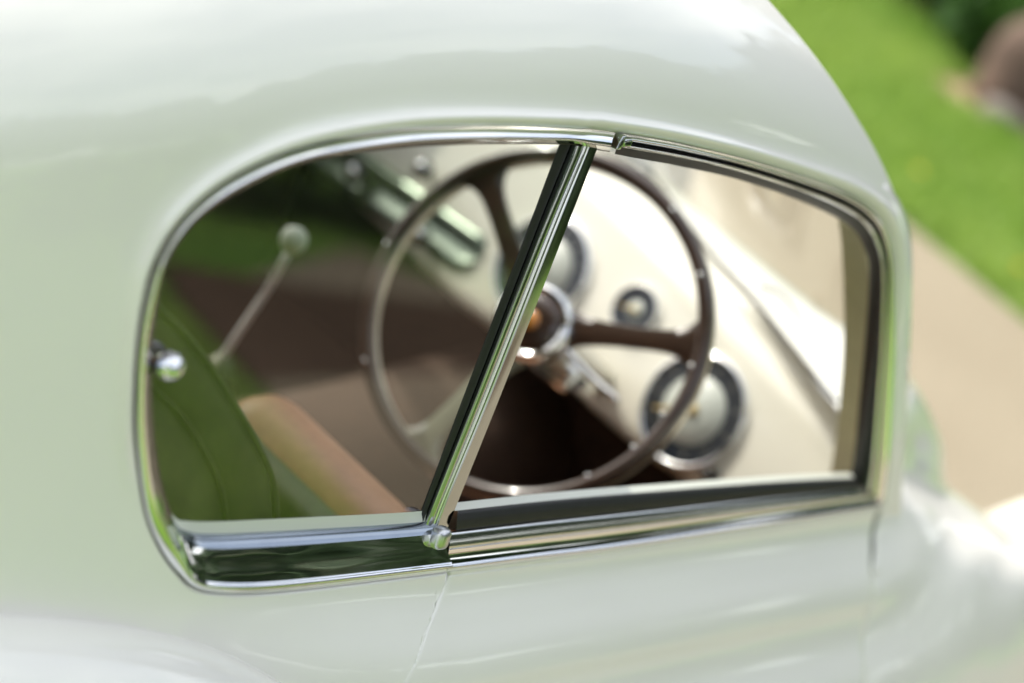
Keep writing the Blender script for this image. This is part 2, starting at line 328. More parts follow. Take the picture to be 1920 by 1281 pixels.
# --- painted shell: roof, pillars and rear quarter round the window opening
per = 14
qo = cr_key(QUARTER_OUTER, per); do = cr_key(DOOR_OUTER, per); so_ = cr_key(SILL_OUTER, per)[::-1]
qtop = lambda x: float(roof_start(x)) + ROOF_L * 1.04
def seg(pts, n): return cr(pts, n) if len(pts) > 2 else np.linspace(pts[0], pts[1], n)
O, Bd = [], []
def pair(outline, bound_pts):
    O.extend(outline); Bd.extend(seg(np.array(bound_pts, float), len(outline)))
i1, i6, i14 = per * 1, per * 6, per * 14
j3, j7 = per * 3, per * 7
ex = lambda a: [np.array(p) for p in a]
pair(cr(qo[:i1 + 1], 60), ex([(.0055, -.2345)]) + [p for p in cr(REAR_CUT, 60)[8::4]] + ex([(-.13, -.42), (-.16, -.60), (-.17, -.75)]))
pair(cr(qo[i1:i6 + 1], 80), ex([(-.17, -.75), (-.6, -.75), (-1.2, -.75)]))
pair(cr(qo[i6:i14 + 1], 100), ex([(-1.2, -.75), (-1.75, -.45), (-1.8, .1), (-1.2, qtop(-1.2))]))
pair(cr(np.vstack([qo[i14:], do[:j3 + 1]]), 120), [(-1.2, qtop(-1.2)), (-.6, qtop(-.6)), (0, qtop(0))])
rf = ex(ROOF_FRONT)
pair(cr(do[j3:j7 + 1], 100), [(0, qtop(0)), (.19, qtop(.19)), (.20, .72), (.235, .52), (.275, .42), (.315, .362)] + rf[::-1][:7])
pair(cr(do[j7:], 90), rf[:7][::-1])
pair(np.linspace(do[-1], so_[0], 60), ex(PILLAR_FOOT) + ex(FRONT_CUT[:4])[::-1])
pair(cr(so_, 90), [tuple(np.array(p) + (0, -.004)) for p in so_[::6]])
O = np.array(O); Bd = np.array(Bd)
NO = len(O)
# outward direction from the opening
tang = np.roll(O, -3, 0) - np.roll(O, 3, 0); tang /= np.linalg.norm(tang, axis=1)[:, None]
outn = np.stack([-tang[:, 1], tang[:, 0]], 1) * -1
cen = np.array([.1, 0.0])
outn *= np.sign(np.sum(outn * (O - cen), 1))[:, None]
LIP = [(0, -.007), (.0010, -.0030), (.0022, -.0010), (.0045, .0018), (.0075, .0044), (.0100, .0058), (.0118, .0063), (.0132, .0060), (.0145, .0047), (.0165, .0026), (.0195, .0013), (.025, .0004), (.032, 0)]
rows = []
lipw = np.array([float(smooth(-.10, .02, q[1])) for q in O])
reach = np.linalg.norm(Bd - O, axis=1)
K = 34
for (rho, hgt) in LIP:
    row = []; last = []
    for i in range(NO):
        rr = min(rho, reach[i] * .9 * rho / .032)
        away = (Bd[i] - O[i]) / max(reach[i], 1e-6)
        wd = float(smooth(.012, .07, reach[i])); d_ = outn[i] * wd + away * (1 - wd); d_ = d_ / np.linalg.norm(d_)
        c = O[i] + d_ * rr; last.append(c)
        h_ = hgt if rho < .002 else hgt * lipw[i]
        row.append(body_point(c[0], c[1]) + GN * h_)
    rows.append(row)
for k in range(1, K + 1):
    f_ = (k / K) ** 1.6
    rows.append([body_point(*(last[i] * (1 - f_) + Bd[i] * f_)) for i in range(NO)])
flange = [Bd[i][1] < qtop(Bd[i][0]) * .95 for i in range(NO)]
def face_normal(i):
    a, b_ = rows[-1][(i + 1) % NO] - rows[-1][i - 1], rows[-2][i] - rows[-1][i]
    n_ = np.cross(a, b_); n_ /= max(np.linalg.norm(n_), 1e-9)
    return n_ if n_ @ (GN + np.array([0, 0, .6])) > 0 else -n_
fn = [face_normal(i) for i in range(NO)]
rows.append([rows[-1][i] - fn[i] * (.0006 if flange[i] else 0) for i in range(NO)])
rows.append([rows[-1][i] - fn[i] * (.011 if flange[i] else 0) for i in range(NO)])
V = [p for r_ in rows for p in r_]; F = grid_faces(len(rows), NO, False, True)
F = [q for q in F if q[0] < (len(rows) - 3) * NO or (flange[q[0] % NO] and flange[q[1] % NO])]
nv = len(V)
V2 = [np.array([p[0], -p[1], p[2]]) for p in V]; F2 = [tuple(i + nv for i in f[::-1]) for f in F]
shell = add_mesh('body_shell', V + V2, F + F2, M['paint'], car)
bmx = bmesh.new(); bmx.from_mesh(shell.data); bmesh.ops.remove_doubles(bmx, verts=bmx.verts, dist=.0002); bmesh.ops.dissolve_degenerate(bmx, dist=.00005, edges=bmx.edges); bmesh.ops.recalc_face_normals(bmx, faces=bmx.faces)
up_ = sum(f.normal.z * f.calc_area() for f in bmx.faces if f.calc_center_median().z > 1.3)
if up_ < 0: bmesh.ops.reverse_faces(bmx, faces=bmx.faces)
bmx.to_mesh(shell.data); bmx.free()
lin_v = [v.co - v.normal * .016 for v in shell.data.vertices]
lin_f = [tuple(p.vertices) for p in shell.data.polygons if all(shell.data.vertices[k].co.z > 1.30 for k in p.vertices)]
used = sorted({k for f in lin_f for k in f}); remap = {k: i for i, k in enumerate(used)}
add_mesh('headlining', [lin_v[k] for k in used], [tuple(remap[k] for k in f) for f in lin_f], M['head'], car)

# --- door skin below the window
rc = cr(REAR_CUT, 60); fc = np.array(FRONT_CUT); SO = cr_key(SILL_OUTER, 20)
def door_top(x): return float(np.interp(x, SO[:, 0], SO[:, 1]))
rc_e = np.array([door_top(0.01) - .0035 - q for q in rc[:, 1]])
rc_E = np.concatenate([rc_e, [.25, .52]]); rc_X = np.concatenate([rc[:, 0], [-.13, -.16]])
fc_E = np.array([0] + [door_top(x) - .0035 - q for x, q in fc[1:4]] + [.13, .2, .52]); fc_X = np.array([.8408, .8411, .8341, .8156 + .004, .812, .80, .78])
E_ = np.concatenate([[0, .001], np.linspace(.003, .26, 72), np.linspace(.28, .50, 12)])
rows = []
for e in E_:
    xr, xf = np.interp(e, rc_E, rc_X) + .0024, np.interp(e, fc_E, fc_X) - .0030 - .0085 * (1 - float(smooth(.070, .090, e)))
    row = []
    for j, x in enumerate(np.concatenate([[xr, xr], np.linspace(xr + .001, xf - .001, 110), [xf, xf]])):
        inn = .020 if j in (0, 113) else (.0006 if j in (1, 112) else 0)
        row.append(body_point(x, door_top(x) - .0035 - e) - GN * (inn + (.006 if e == 0 else 0)))
    rows.append(row)
door = surf_grid('door', rows, M['paint'], car, flip=True)
door2 = door.copy(); COL.objects.link(door2); door2.parent = car; door2.scale = (1, -1, 1)

# black strip standing in for shade in the jamb behind the door's front edge
fcs = cr(fc[:4], 24)
js = [[body_point(x + dx, q) - GN * dd for x, q in fcs] for dx, dd in ((-.020, .014), (-.0135, .0045), (.0005, .0035), (.004, .009))]
add_mesh('jamb_shade', [p for r_ in js for p in r_], grid_faces(4, 24), M['rubber'], car)

# --- bonnet and front wings
SECT = {
 .80: [(0, .846), (-.3, .842), (-.46, .836), (-.55, .822), (-.605, .803), (-.64, .788), (-.662, .768), (-.697, .705), (-.77, .58), (-.822, .42), (-.80, .2)],
 .95: [(0, .848), (-.3, .844), (-.46, .842), (-.55, .826), (-.602, .785), (-.628, .765), (-.667, .742), (-.715, .68), (-.78, .575), (-.824, .42), (-.80, .2)],
 1.1: [(0, .836), (-.3, .828), (-.44, .832), (-.522, .812), (-.562, .745), (-.600, .727), (-.668, .704), (-.728, .670), (-.787, .57), (-.826, .42), (-.80, .22)],
 1.3: [(0, .755), (-.3, .742), (-.43, .742), (-.507, .708), (-.548, .657), (-.594, .653), (-.664, .650), (-.737, .630), (-.792, .54), (-.825, .42), (-.80, .28)],
 1.5: [(0, .640), (-.3, .620), (-.42, .605), (-.485, .568), (-.528, .53), (-.58, .565), (-.667, .600), (-.74, .570), (-.79, .52), (-.82, .45), (-.81, .38)],
 1.75: [(0, .48), (-.3, .45), (-.39, .42), (-.435, .40), (-.48, .45), (-.55, .55), (-.66, .61), (-.74, .575), (-.785, .52), (-.80, .47), (-.80, .45)],
 2.05: [(0, .30), (-.3, .28), (-.37, .27), (-.42, .28), (-.47, .38), (-.55, .48), (-.66, .54), (-.74, .51), (-.775, .45), (-.79, .40), (-.79, .38)],
 2.25: [(0, .22), (-.3, .21), (-.37, .21), (-.42, .22), (-.47, .25), (-.55, .30), (-.66, .34), (-.74, .32), (-.765, .30), (-.77, .28), (-.77, .27)]}
xs = sorted(SECT); cols = [cr(SECT[x], 90) for x in xs]
def section(x):
    i = min(max(np.searchsorted(xs, x, side='right') - 1, 0), len(xs) - 2)
    t_ = min(max((x - xs[i]) / (xs[i + 1] - xs[i]), 0), 1)
    p0, p1, p2, p3 = cols[max(i - 1, 0)], cols[i], cols[i + 1], cols[min(i + 2, len(xs) - 1)]
    h = xs[i + 1] - xs[i]
    m1 = (p2 - p0) / (xs[i + 1] - xs[max(i - 1, 0)]) * h; m2 = (p3 - p1) / (xs[min(i + 2, len(xs) - 1)] - xs[i]) * h
    return (2*t_**3-3*t_**2+1)*p1 + (t_**3-2*t_**2+t_)*m1 + (-2*t_**3+3*t_**2)*p2 + (t_**3-t_**2)*m2
XT = np.linspace(.78, 2.25, 300); TAB = np.array([section(x) for x in XT])            # x, column, (y, z)
base = np.array(SCREEN_BASE)
sq = [body_point(.825, q) for q in np.linspace(-.30, -.80, 120)]
side_z = np.array([p[2] for p in sq])[::-1]; side_y = np.array([p[1] for p in sq])[::-1]
V = []; NX = 120
for j in range(90):
    x0 = .84
    for _ in range(4):                                              # where this line of the panel starts: windscreen base or door cut
        y, z = [np.interp(x0, XT, TAB[:, j, k]) for k in (0, 1)]
        if y > -.5: x0 = float(np.interp(-y, -base[:, 1], base[:, 0]))
        elif z > .775: x0 = float(np.interp(-y, [.5, .56, .66], [base[-2, 0], .87, .8430]))
        else: x0 = float(np.interp(max(0, .7785 - z) * 1.02, fc_E, fc_X)) + .0016
    for k, x in enumerate(np.concatenate([[x0, x0], x0 + .0012 + (2.25 - x0 - .0012) * np.linspace(0, 1, NX - 2) ** 1.5])):
        y, z = [np.interp(x, XT, TAB[:, j, c]) for c in (0, 1)]
        w = (1 - float(smooth(0, .22, x - x0))) * float(smooth(.60, .655, abs(y))) * float(1 - smooth(.765, .79, z))
        y = y * (1 - w) + np.interp(z, side_z, side_y) * w
        if z < .775 and y < -.6: y += (.020 if k == 0 else .0006 if k == 1 else 0)
        V.append((x, y, z))
# pull panel edges inward so the shut line reads as a gap
F = grid_faces(90, NX)
nv = len(V); Vm = [(x, -y, z) for x, y, z in V]
bonnet = add_mesh('front_wing_and_bonnet', V + Vm, F + [tuple(i + nv for i in f[::-1]) for f in F], M['paint'], car)
bmx = bmesh.new(); bmx.from_mesh(bonnet.data); bmesh.ops.remove_doubles(bmx, verts=bmx.verts, dist=.0003); bmesh.ops.dissolve_degenerate(bmx, dist=.0001, edges=bmx.edges)
bmesh.ops.recalc_face_normals(bmx, faces=bmx.faces)
if sum(f.normal.z * f.calc_area() for f in bmx.faces) < 0: bmesh.ops.reverse_faces(bmx, faces=bmx.faces)
bmx.to_mesh(bonnet.data); bmx.free()

# --- rear wing, swelling out of the quarter
rows = []
for a in np.linspace(0, 1, 40):
    row = []
    rr = math.sin(a * math.pi / 2); hh = math.cos(a * math.pi / 2)
    for k in range(96):
        th = 2 * math.pi * k / 96
        s = -.66 + .60 * rr * math.cos(th); t_ = -.52 + .362 * rr * math.sin(th)
        b0 = body_point(max(s, -1.79), max(t_, -.9))
        row.append(b0 + GN * (.15 * hh ** .8 - .004))
    rows.append(row)
rw = surf_grid('rear_wing', rows, M['paint'], car, close_c=True, flip=True)
rw2 = rw.copy(); COL.objects.link(rw2); rw2.parent = car; rw2.scale = (1, -1, 1)

# --- wheels
for (wx_, sgn) in ((1.95, -1), (1.95, 1), (-.75, -1), (-.75, 1)):
    w = add_mesh('wheel', *lathe([(.19, -.07), (.29, -.08), (.32, -.05), (.325, 0), (.32, .05), (.29, .08), (.19, .07)], (wx_, sgn * .64, .325), (0, sgn, 0), 40), M['tyre'], car)
    add_mesh('hubcap', *lathe([(.19, .055), (.15, .072), (.10, .088), (.02, .095)], (wx_, sgn * .64, .325), (0, sgn, 0), 32), M['chrome'], w)

# --- window trim: bands lofted between the paint edge and the glass edge
def lean_of(keys, per_):
    """direction in which a moulding's section stands out of the side plane, station by station (skew along, skew up)"""
    k = cr_key(keys, per_); return GN + k[:, :1] * GX + k[:, 1:] * GU
def band_loft(outer, inner, f0, f1, depth, steps, din, lean):
    """a moulding between the paint edge and the glass edge: depth(t) is its height over the side plane, t from 0 to 1 across it"""
    rows = []
    for t_ in np.linspace(0, 1, steps):
        f_ = f0 * (1 - t_) + f1 * t_
        dev = depth(t_) + din * f_
        rows.append(outer * (1 - f_[:, None]) + inner * f_[:, None] + lean * dev[:, None])
    return rows
def moulding(name, rws, mat, parent, a=0, b_=None):
    rws = [r_[a:b_] for r_ in rws]
    return add_mesh(name, [p for r_ in rws for p in r_], grid_faces(len(rws), len(rws[0])), mat, parent)
perq = 12
qL, dL, sL = lean_of(QUARTER_LEAN, 12), lean_of(DOOR_LEAN, 12), lean_of(SILL_LEAN, 16)
qO = cr_key([QUARTER_EXTRA[0]] + QUARTER_OUTER + QUARTER_END[:2], perq); qI = cr_key([QUARTER_EXTRA[1]] + QUARTER_INNER + QUARTER_END[2:], perq); NQ = len(qO)
DQ = .020
qOut = np.array([body_point(*p) for p in qO]); qIn = np.array([side(*p, -DQ) for p in qI])
idx = np.arange(NQ) / perq - 1
wb = 1 - smooth(4.4, 7.4, idx)                                     # 1 along the bottom, 0 up the back and over the top
wl = smooth(5.5, 8, idx) * (1 - smooth(10.5, 12.5, idx))               # the back edge
def mixw(bottom, top): return bottom * wb + top * (1 - wb)
def pw(xs_, ys_): return lambda t_: float(np.interp(t_, xs_, ys_))
bead_b = lambda t_: .0002 + .0042 * math.sin(math.pi * t_) ** .75 - .0005 * t_
bead_t = _smooth_prof = pw([0, .06, .2, .45, .7, .86, .95, 1], [-.0016, -.0011, .0002, .0020, .0033, .0037, .0032, .0008])
bead_l = pw([0, .1, .3, .5, .7, .9, 1], [-.001, .0002, .0014, .0018, .0016, .0004, -.001])
def bead_h(t_): return mixw(bead_b(t_), bead_t(t_) * (1 - wl) + bead_l(t_) * wl)
fb = mixw(.15, .72) - .12 * wl
qwin = moulding('quarter_window_frame', band_loft(qOut, qIn, np.zeros(NQ), fb, bead_h, 15, DQ, qL), M['chrome'], car)
wav = np.sin(idx * 2.9) * .5 + np.sin(idx * 5.3 + 1) * .25 + np.sin(idx * 1.3 + 2) * .6
def chan(t_):
    return mixw(-.0003 - .0066 * t_ + .00022 * math.sin(math.pi * t_) * wav + .00008 * math.sin(9 * t_) * math.sin(math.pi * t_), -.0004 - .010 * t_)
moulding('channel', band_loft(qOut, qIn, fb, mixw(.62, .88), chan, 14, DQ, qL), M['chrome'], qwin)
moulding('glazing_bead', band_loft(qOut, qIn, mixw(.62, .88), mixw(.83, .95), lambda t_: mixw(-.0069 - .0114 * t_ + .0012 * math.sin(math.pi * t_), -.0104 - .005 * t_), 8, DQ, qL), M['sky_tinted_chrome'], qwin)
nb = int(7.6 * perq)
led = band_loft(qOut, qIn, mixw(.83, .95), np.ones(NQ), lambda t_: mixw(-.0183 - .0017 * t_, -.0154 - .0046 * t_), 4, DQ, qL)
moulding('glass_ledge', led, M['pale'], qwin, 0, nb)
moulding('glass_seal', led, M['brown_seal'], qwin, nb - 1)
gl = [side(*p, -DQ - .0005) for p in qI[perq:-2 * perq:3]] + [side(*p, -DQ - .0005) for p in (BAR_1[-1], BAR_1[0])]
add_mesh('quarter_glass', gl, [tuple(range(len(gl)))], M['glass'], car, smooth_shade=False)

dO = cr_key(DOOR_OUTER[1:], perq); dI = cr_key(DOOR_INNER[1:], perq); ND = len(dO)
DD = .022
dOut = np.array([body_point(*p) for p in dO]); dIn = np.array([side(*p, -DD) for p in dI])
one = np.ones(ND); idd = np.arange(ND) / perq; fr_ = smooth(6.5, 9.5, idd)
fx = lambda top_, front: top_ * (1 - fr_) + front * fr_
dl = lambda f0, f1, d_, n_: band_loft(dOut, dIn, f0, f1, d_, n_, DD, dL)
dfr = moulding('door_window_frame', dl(0 * one, fx(.26, .32), lambda t_: (-.001 + .0032 * math.sin(math.pi * t_) ** .8) * one, 11), M['chrome'], car)
moulding('dark_gap', dl(fx(.26, .32), fx(.40, .36), lambda t_: (-.001 - .004 * math.sin(math.pi * t_)) * one, 6), M['rubber'], dfr)
moulding('inner_bead', dl(fx(.40, .36), fx(.58, .50), lambda t_: (-.001 + .0030 * math.sin(math.pi * t_) ** .8) * one, 13), M['chrome'], dfr)
moulding('rubber_seal', dl(fx(.58, .50), one, lambda t_: (-.001 - (DD - .001) * t_ ** 1.3) * one, 9), M['rubber'], dfr)
moulding('seal_return', [[side(*p, -DD) - dL[i] * d_ for i, p in enumerate(dI)] for d_ in (0, .012, .024)], M['rubber'], dfr)

sO = cr_key(SILL_OUTER, 16); sI = cr_key(SILL_INNER, 16); NS = len(sO)
sOut = np.array([body_point(*p) for p in sO]); sIn = np.array([side(*p, -DD) for p in sI])
one_s = np.ones(NS)
sl_ = lambda f0, f1, d_, n_: band_loft(sOut, sIn, f0 * one_s, f1 * one_s, lambda t_: d_(t_) * one_s, n_, DD, sL)
rail = moulding('door_waist_rail', sl_(0, .11, lambda t_: .0002 + .0042 * math.sin(math.pi * t_) ** .75, 11), M['chrome'], car)
moulding('rail_cove', sl_(.11, .32, lambda t_: -.0003 - .0030 * math.sin(math.pi * t_ * .55), 10), M['chrome'], rail)
moulding('rail_bead', sl_(.32, .58, pw([0, .04, .10, .2, .4, .6, .8, .93, 1], [-.0033, -.0022, -.0017, -.0018, -.0026, -.0037, -.0051, -.0064, -.0080]), 20), M['satin_chrome'], rail)
moulding('rubber_wiper', sl_(.58, .88, pw([0, .04, .15, .5, .85, .96, 1], [-.010, -.0066, -.0058, -.0066, -.0092, -.0107, -.015]), 12), M['rubber'], rail, 1)
moulding('door_capping', sl_(.88, 1, lambda t_: -.015 - .007 * t_, 4), M['pale'], rail)
moulding('capping_top', [[side(*p, -DD - a) + GU * c for p in sI] for a, c in ((0, 0), (.010, -.0095), (.045, -.043), (.050, -.06))], M['pale'], rail)

# --- the raked divider bar between the two panes
bars = [cr(b_, 60) for b_ in (BAR_0, BAR_1, BAR_2, BAR_3, BAR_4)]
def strip(name, a, b_, hs, mat, parent):
    """hs: (fraction across, height) points"""
    rws = [[side(*(a[i] * (1 - f_) + b_[i] * f_), h - .014) for i in range(60)] for f_, h in hs]
    return add_mesh(name, [p for r_ in rws for p in r_], grid_faces(len(hs), 60), mat, parent, angle=40)
arc = lambda h0, h1, n: [(t_, h0 + h1 * math.sin(math.pi * t_) ** .8) for t_ in np.linspace(0, 1, n)]
bar = strip('divider_bar', bars[1], bars[2], [(0, -.012)] + arc(-.0012, .0019, 13) + [(1, -.008)], M['steel'], car)
strip('rubber_strip', bars[0], bars[1], [(0, -.0067), (.06, -.0056), (.4, -.0050), (.75, -.0042), (.9, -.005), (1, -.009)], M['rubber'], bar)
strip('groove', bars[2], bars[3], [(0, -.006), (.2, -.001), (.5, .0005), (.8, -.001), (1, -.006)], M['satin_chrome'], bar)
strip('face_strip', bars[3], bars[4], [(0, -.006), (.03, .0012), (.07, .0020), (.5, .0022), (.93, .0020), (.98, .0010), (1, -.002), (.97, -.03)], M['steel'], bar)
add_mesh('bar_foot', *box(np.array(CAP) - GN * .006, GX * .0085 - GU * .001, GU * .0105 + GX * .001, GN * .008, .006), M['alu_bright'], bar)
add_mesh('trim_joint', *join(box(np.array(CLIP), GX * .0030, GU * .0065 + GX * .002, GN * .005, .0015), box(np.array(CLIP) + GX * .0105 - GU * .001, GX * .006, GU * .0042, GN * .0042, .002)), M['steel'], dfr)

# --- pop-out latch on the quarter glass
lt = add_mesh('window_latch', *lathe([(.0015, .0125), (.006, .0115), (.0095, .008), (.0115, .003), (.0112, -.002), (.008, -.007), (.005, -.012), (.005, -.022)], LATCH, GN * .8 + GU * .3 + GX * .15, 32), M['chrome'], car)

# --- windscreen
top = [body_point(*p) for p in cr(ROOF_FRONT[5:], 30)] + [body_point(*p) for p in cr([ROOF_FRONT[-1], (.315, .362), (.275, .42), (.235, .52), (.20, .72), (.19, qtop(.19))], 30)][1:]
low = cr([base[-1] + np.array([-.03, -.06, -.01])] + list(base[::-1]) + [(1.083, 0, .842)], len(top))
sc_rows = []
for f_ in np.linspace(0, 1, 12):
    sc_rows.append([np.array(top[i]) * (1 - f_) + low[i] * f_ + np.array([.03, 0, .02]) * math.sin(math.pi * f_) - (GN * .012 * (1 - f_)) for i in range(len(top))])
Vs = [p for r_ in sc_rows for p in r_]; Fs = grid_faces(12, len(top)); nv = len(Vs)
add_mesh('windscreen', Vs + [np.array([p[0], -p[1], p[2]]) for p in Vs], Fs + [tuple(i + nv for i in f[::-1]) for f in Fs], M['screen_glass'], car)
bl = cr(list(base[::-1]), 40); bl = np.vstack([bl, [(p[0], -p[1], p[2]) for p in bl[::-1][1:]]])
add_mesh('windscreen_seal', *tube(bl + np.array([0, 0, .001]), .0024, 8), M['rubber'], car)
wpath = cr([(.985, -.30, .853), (.965, -.345, .868), (.925, -.41, .872)], 12)
add_mesh('wiper_arm', *tube(wpath, np.linspace(.0035, .002, 12), 8), M['rubber'], car)

# --- inside of the A-pillar
pa, pb = cr(PILLAR_A, 24), cr(PILLAR_B, 24)
pm = [(a + b_) / 2 + np.array([0, -.004, 0]) for a, b_ in zip(pa, pb)]
pa2 = [a + np.array([.05, .0, .01]) for a in pa]
pt = surf_grid('pillar_trim', [pa2, pa, pm, pb], M['pillar'], car, angle=50)
pt2 = pt.copy(); COL.objects.link(pt2); pt2.parent = car; pt2.scale = (1, -1, 1)

# --- dashboard
DO, DH, DV, DN = map(np.array, (DASH_O, DASH_H, DASH_V, DASH_N))
def dash(u_, v_, h=0.0): return DO + DH * u_ + DV * v_ + DN * h
rows = []
for u_ in np.linspace(-.95, .25, 70):
    lowv = float(np.interp(u_, [-.95, -.78, -.42, -.21, -.04, .06, .25], [-.118, -.104, -.108, -.086, -.080, -.066, -.05]))
    topv = float(np.interp(u_, [-.95, -.32, .16, .25], [.158, .150, .118, .10]))
    y = dash(u_, 0)[1]
    bx = float(np.interp(-abs(y), base[::-1, 1], base[::-1, 0]))
    pr = [dash(u_, lowv, -.09), dash(u_, lowv - .012, -.03), dash(u_, lowv - .008, -.012), dash(u_, lowv, -.003), dash(u_, lowv + .012, 0)]
    pr += [dash(u_, v_, .004 * math.sin(math.pi * (v_ - lowv) / (topv - lowv))) for v_ in np.linspace(lowv + .02, topv - .03, 14)]
    t0 = dash(u_, topv - .02, -.002); t1 = dash(u_, topv, -.016); end = np.array([max(bx + .006, t1[0] + .01), t1[1], .838])
    pr += [t0, dash(u_, topv - .008, -.007), t1] + [t1 * (1 - f_) + end * f_ + np.array([0, 0, .006 * math.sin(math.pi * f_)]) for f_ in (.25, .5, .75, 1)]
    rows.append(pr)
dashb = surf_grid('dashboard', rows, M['cream'], car)
# chrome radio panel with its fluted centre
def patch(q, h):
    return [dash(*q[i], h) for i in range(len(q))]
A_, B_, C_, D_, E1, F1 = [np.array(p) for p in CHROME_TRIM]
rows = []
for f_ in np.linspace(-.35, 1, 30):
    lo = C_ + (D_ - C_) * f_; hi = E1 + (F1 - E1) * f_
    endr = math.sqrt(max(0, 1 - max(0, (f_ - .93) / .07) ** 2)); mid = (lo + hi) / 2
    lo, hi = mid + (lo - mid) * (.35 + .65 * endr), mid + (hi - mid) * (.35 + .65 * endr)
    rows.append([dash(*(lo * (1 - g) + hi * g), h) for g, h in ((0, -.001), (.02, .005), (.10, .009), (.22, .010), (.30, .0075), (.42, .005), (.55, .0035), (.66, .005), (.74, .009), (.85, .012), (.97, .006), (1, -.001))])
ctr = surf_grid('chrome_panel', rows, M['panel_metal'], dashb)
for (u_, v_) in KNOBS:
    kv, kf = lathe([(.006, 0), (.006, .016), (.0135, .018), (.0160, .026), (.0140, .033), (.0090, .0365), (.0090, .0385), (.006, .0425), (.001, .0440)], dash(u_, v_, .008), DN + DV * .25, 28)
    add_mesh('knob', kv, kf, None, dashb, mats=[M['knob'], M['chrome']], fmat=[1 if 5 * 28 <= i < 8 * 28 else 0 for i in range(len(kf))])
for u_ in (.10, .135):
    add_mesh('switch', *lathe([(.010, 0), (.010, .006), (.005, .008), (.0045, .022), (.007, .026), (.002, .029)], dash(u_ - .02, -.045, .002), DN, 20), M['knob'], dashb)
# gauges
for gi, ((u_, v_), Rg) in enumerate(GAUGES):
    big = Rg > .05
    o = dash(u_, v_, .0068)
    g = add_mesh('gauge', *lathe([(Rg, -.010), (Rg, .0035), (Rg * .985, .0062), (Rg * .96, .0075), (Rg * .935, .0068), (Rg * .925, .0045), (Rg * .922, .001)], o, DN, 64, False), M['chrome'], car)
    rd = Rg * .93
    add_mesh('dial_ring', *lathe([(rd, 0.0010), (rd * .2, .0012)], o, DN, 64, False), M['dial_black'], g)
    add_mesh('dial_face', *lathe([(Rg * (.60 if big else .36), .0012), (Rg * (.59 if big else .35), .0026), (.001, .0030)], o, DN, 48), M['dial_white'], g)
    parts = []
    nn = 20 if big else 9
    for k in range(nn):
        a = R(-120 + 300 * k / (nn - 1) + 60)
        dr = DH * math.cos(a) + DV * math.sin(a); tg = -DH * math.sin(a) + DV * math.cos(a)
        c = o + dr * Rg * .77 + DN * .002
        parts.append(box(c, dr * Rg * (.040 if k % 2 else .032), tg * Rg * (.009 if k % 2 else .024), DN * .0006))
    add_mesh('numerals', *join(*parts), M['numeral'], g, smooth_shade=False)
    a = R(215 if gi == 0 else 200)
    dr = DH * math.cos(a) + DV * math.sin(a); tg = -DH * math.sin(a) + DV * math.cos(a)
    add_mesh('needle', *join(box(o + dr * Rg * .33 + DN * .0055, dr * Rg * .40, tg * Rg * .022, DN * .0006), lathe([(Rg * .11, .004), (Rg * .10, .0075), (.001, .008)], o, DN, 24)), M['needle'], g)

# --- steering wheel
WO, WN, WU, WR = map(np.array, (WHEEL_O, WHEEL_N, WHEEL_U, WHEEL_R))
def wl_(r_, a, h=0.0): return WO + (WR * math.cos(a) + WU * math.sin(a)) * r_ + WN * h
RR = .2125
sw = bpy.data.objects.new('steering_wheel', None); COL.objects.link(sw); sw.parent = car
def ring(Rc, hc, hw, hh, n=120, m=18, p=.8):
    V = []
    for k in range(n):
        a = 2 * math.pi * k / n
        for j in range(m):
            b_ = 2 * math.pi * j / m; c_, s_ = math.cos(b_), math.sin(b_)
            V.append(wl_(Rc + hw * math.copysign(abs(c_) ** p, c_), a, hc + hh * math.copysign(abs(s_) ** p, s_)))
    return V, grid_faces(n, m, True, True)
add_mesh('rim', *ring(RR, .002, .0095, .011), M['bakelite'], sw)
add_mesh('rim_core', *ring(RR, -.014, .0088, .009), M['alu'], sw)
for a0 in SPOKE_ANGLES:
    a0 = R(a0); ax = WR * math.cos(a0) + WU * math.sin(a0); ay = -WR * math.sin(a0) + WU * math.cos(a0)
    prof = [(.030, .030), (.045, .0245), (.06, .0185), (.08, .0155), (.10, .0140), (.13, .0132), (.155, .0134), (.172, .0148), (.186, .0188), (.196, .026), (.2035, .037)]
    pr = cr(prof, 36); rows = []
    for (r_, w) in pr:
        bend = r_ if w < .03 else math.sqrt(max(r_ * r_ - 0, 0))
        hgt = -.026 * (1 - smooth(.03, .19, r_)) * .4
        row = []
        for g, h in ((-1, -.004), (-1, .002), (-.9, .0048), (-.4, .0062), (.4, .0062), (.9, .0048), (1, .002), (1, -.004), (0, -.006)):
            q = ax * r_ + ay * w * g
            L = np.linalg.norm(q)
            if L > RR - .002: q = q * (RR - .002) / L
            row.append(WO + q + WN * (h + hgt - .002))
        rows.append(row)
    surf_grid('spoke', rows, M['spoke_sheen'] if a0 < -1 else M['bakelite'], sw, close_c=True, angle=50)
add_mesh('hub_ring', *lathe([(.030, -.03), (.047, -.02), (.0505, -.006), (.049, .006), (.045, .011), (.040, .0105), (.037, .006)], WO, WN, 48), M['chrome'], sw)
add_mesh('horn_button', *lathe([(.0375, .004), (.036, .010), (.028, .014), (.015, .0165), (.001, .017)], WO, WN, 40), M['bakelite'], sw)
add_mesh('badge', *lathe([(.0130, .0160), (.0118, .0180), (.001, .0186)], WO, WN, 28), M['amber'], sw)
for (r_, a) in RIVETS:
    add_mesh('rivet', *lathe([(.0027, .008), (.0027, .0125), (.0019, .0136), (.0004, .0140)], wl_(min(r_, RR + .003), R(a)), WN, 14), M['chrome'], sw)
colend = WO - WN * .34
add_mesh('steering_column', *tube([WO - WN * .02, WO - WN * .09, WO - WN * .095, colend], [.026, .026, .021, .021], 20), M['cream'], car)
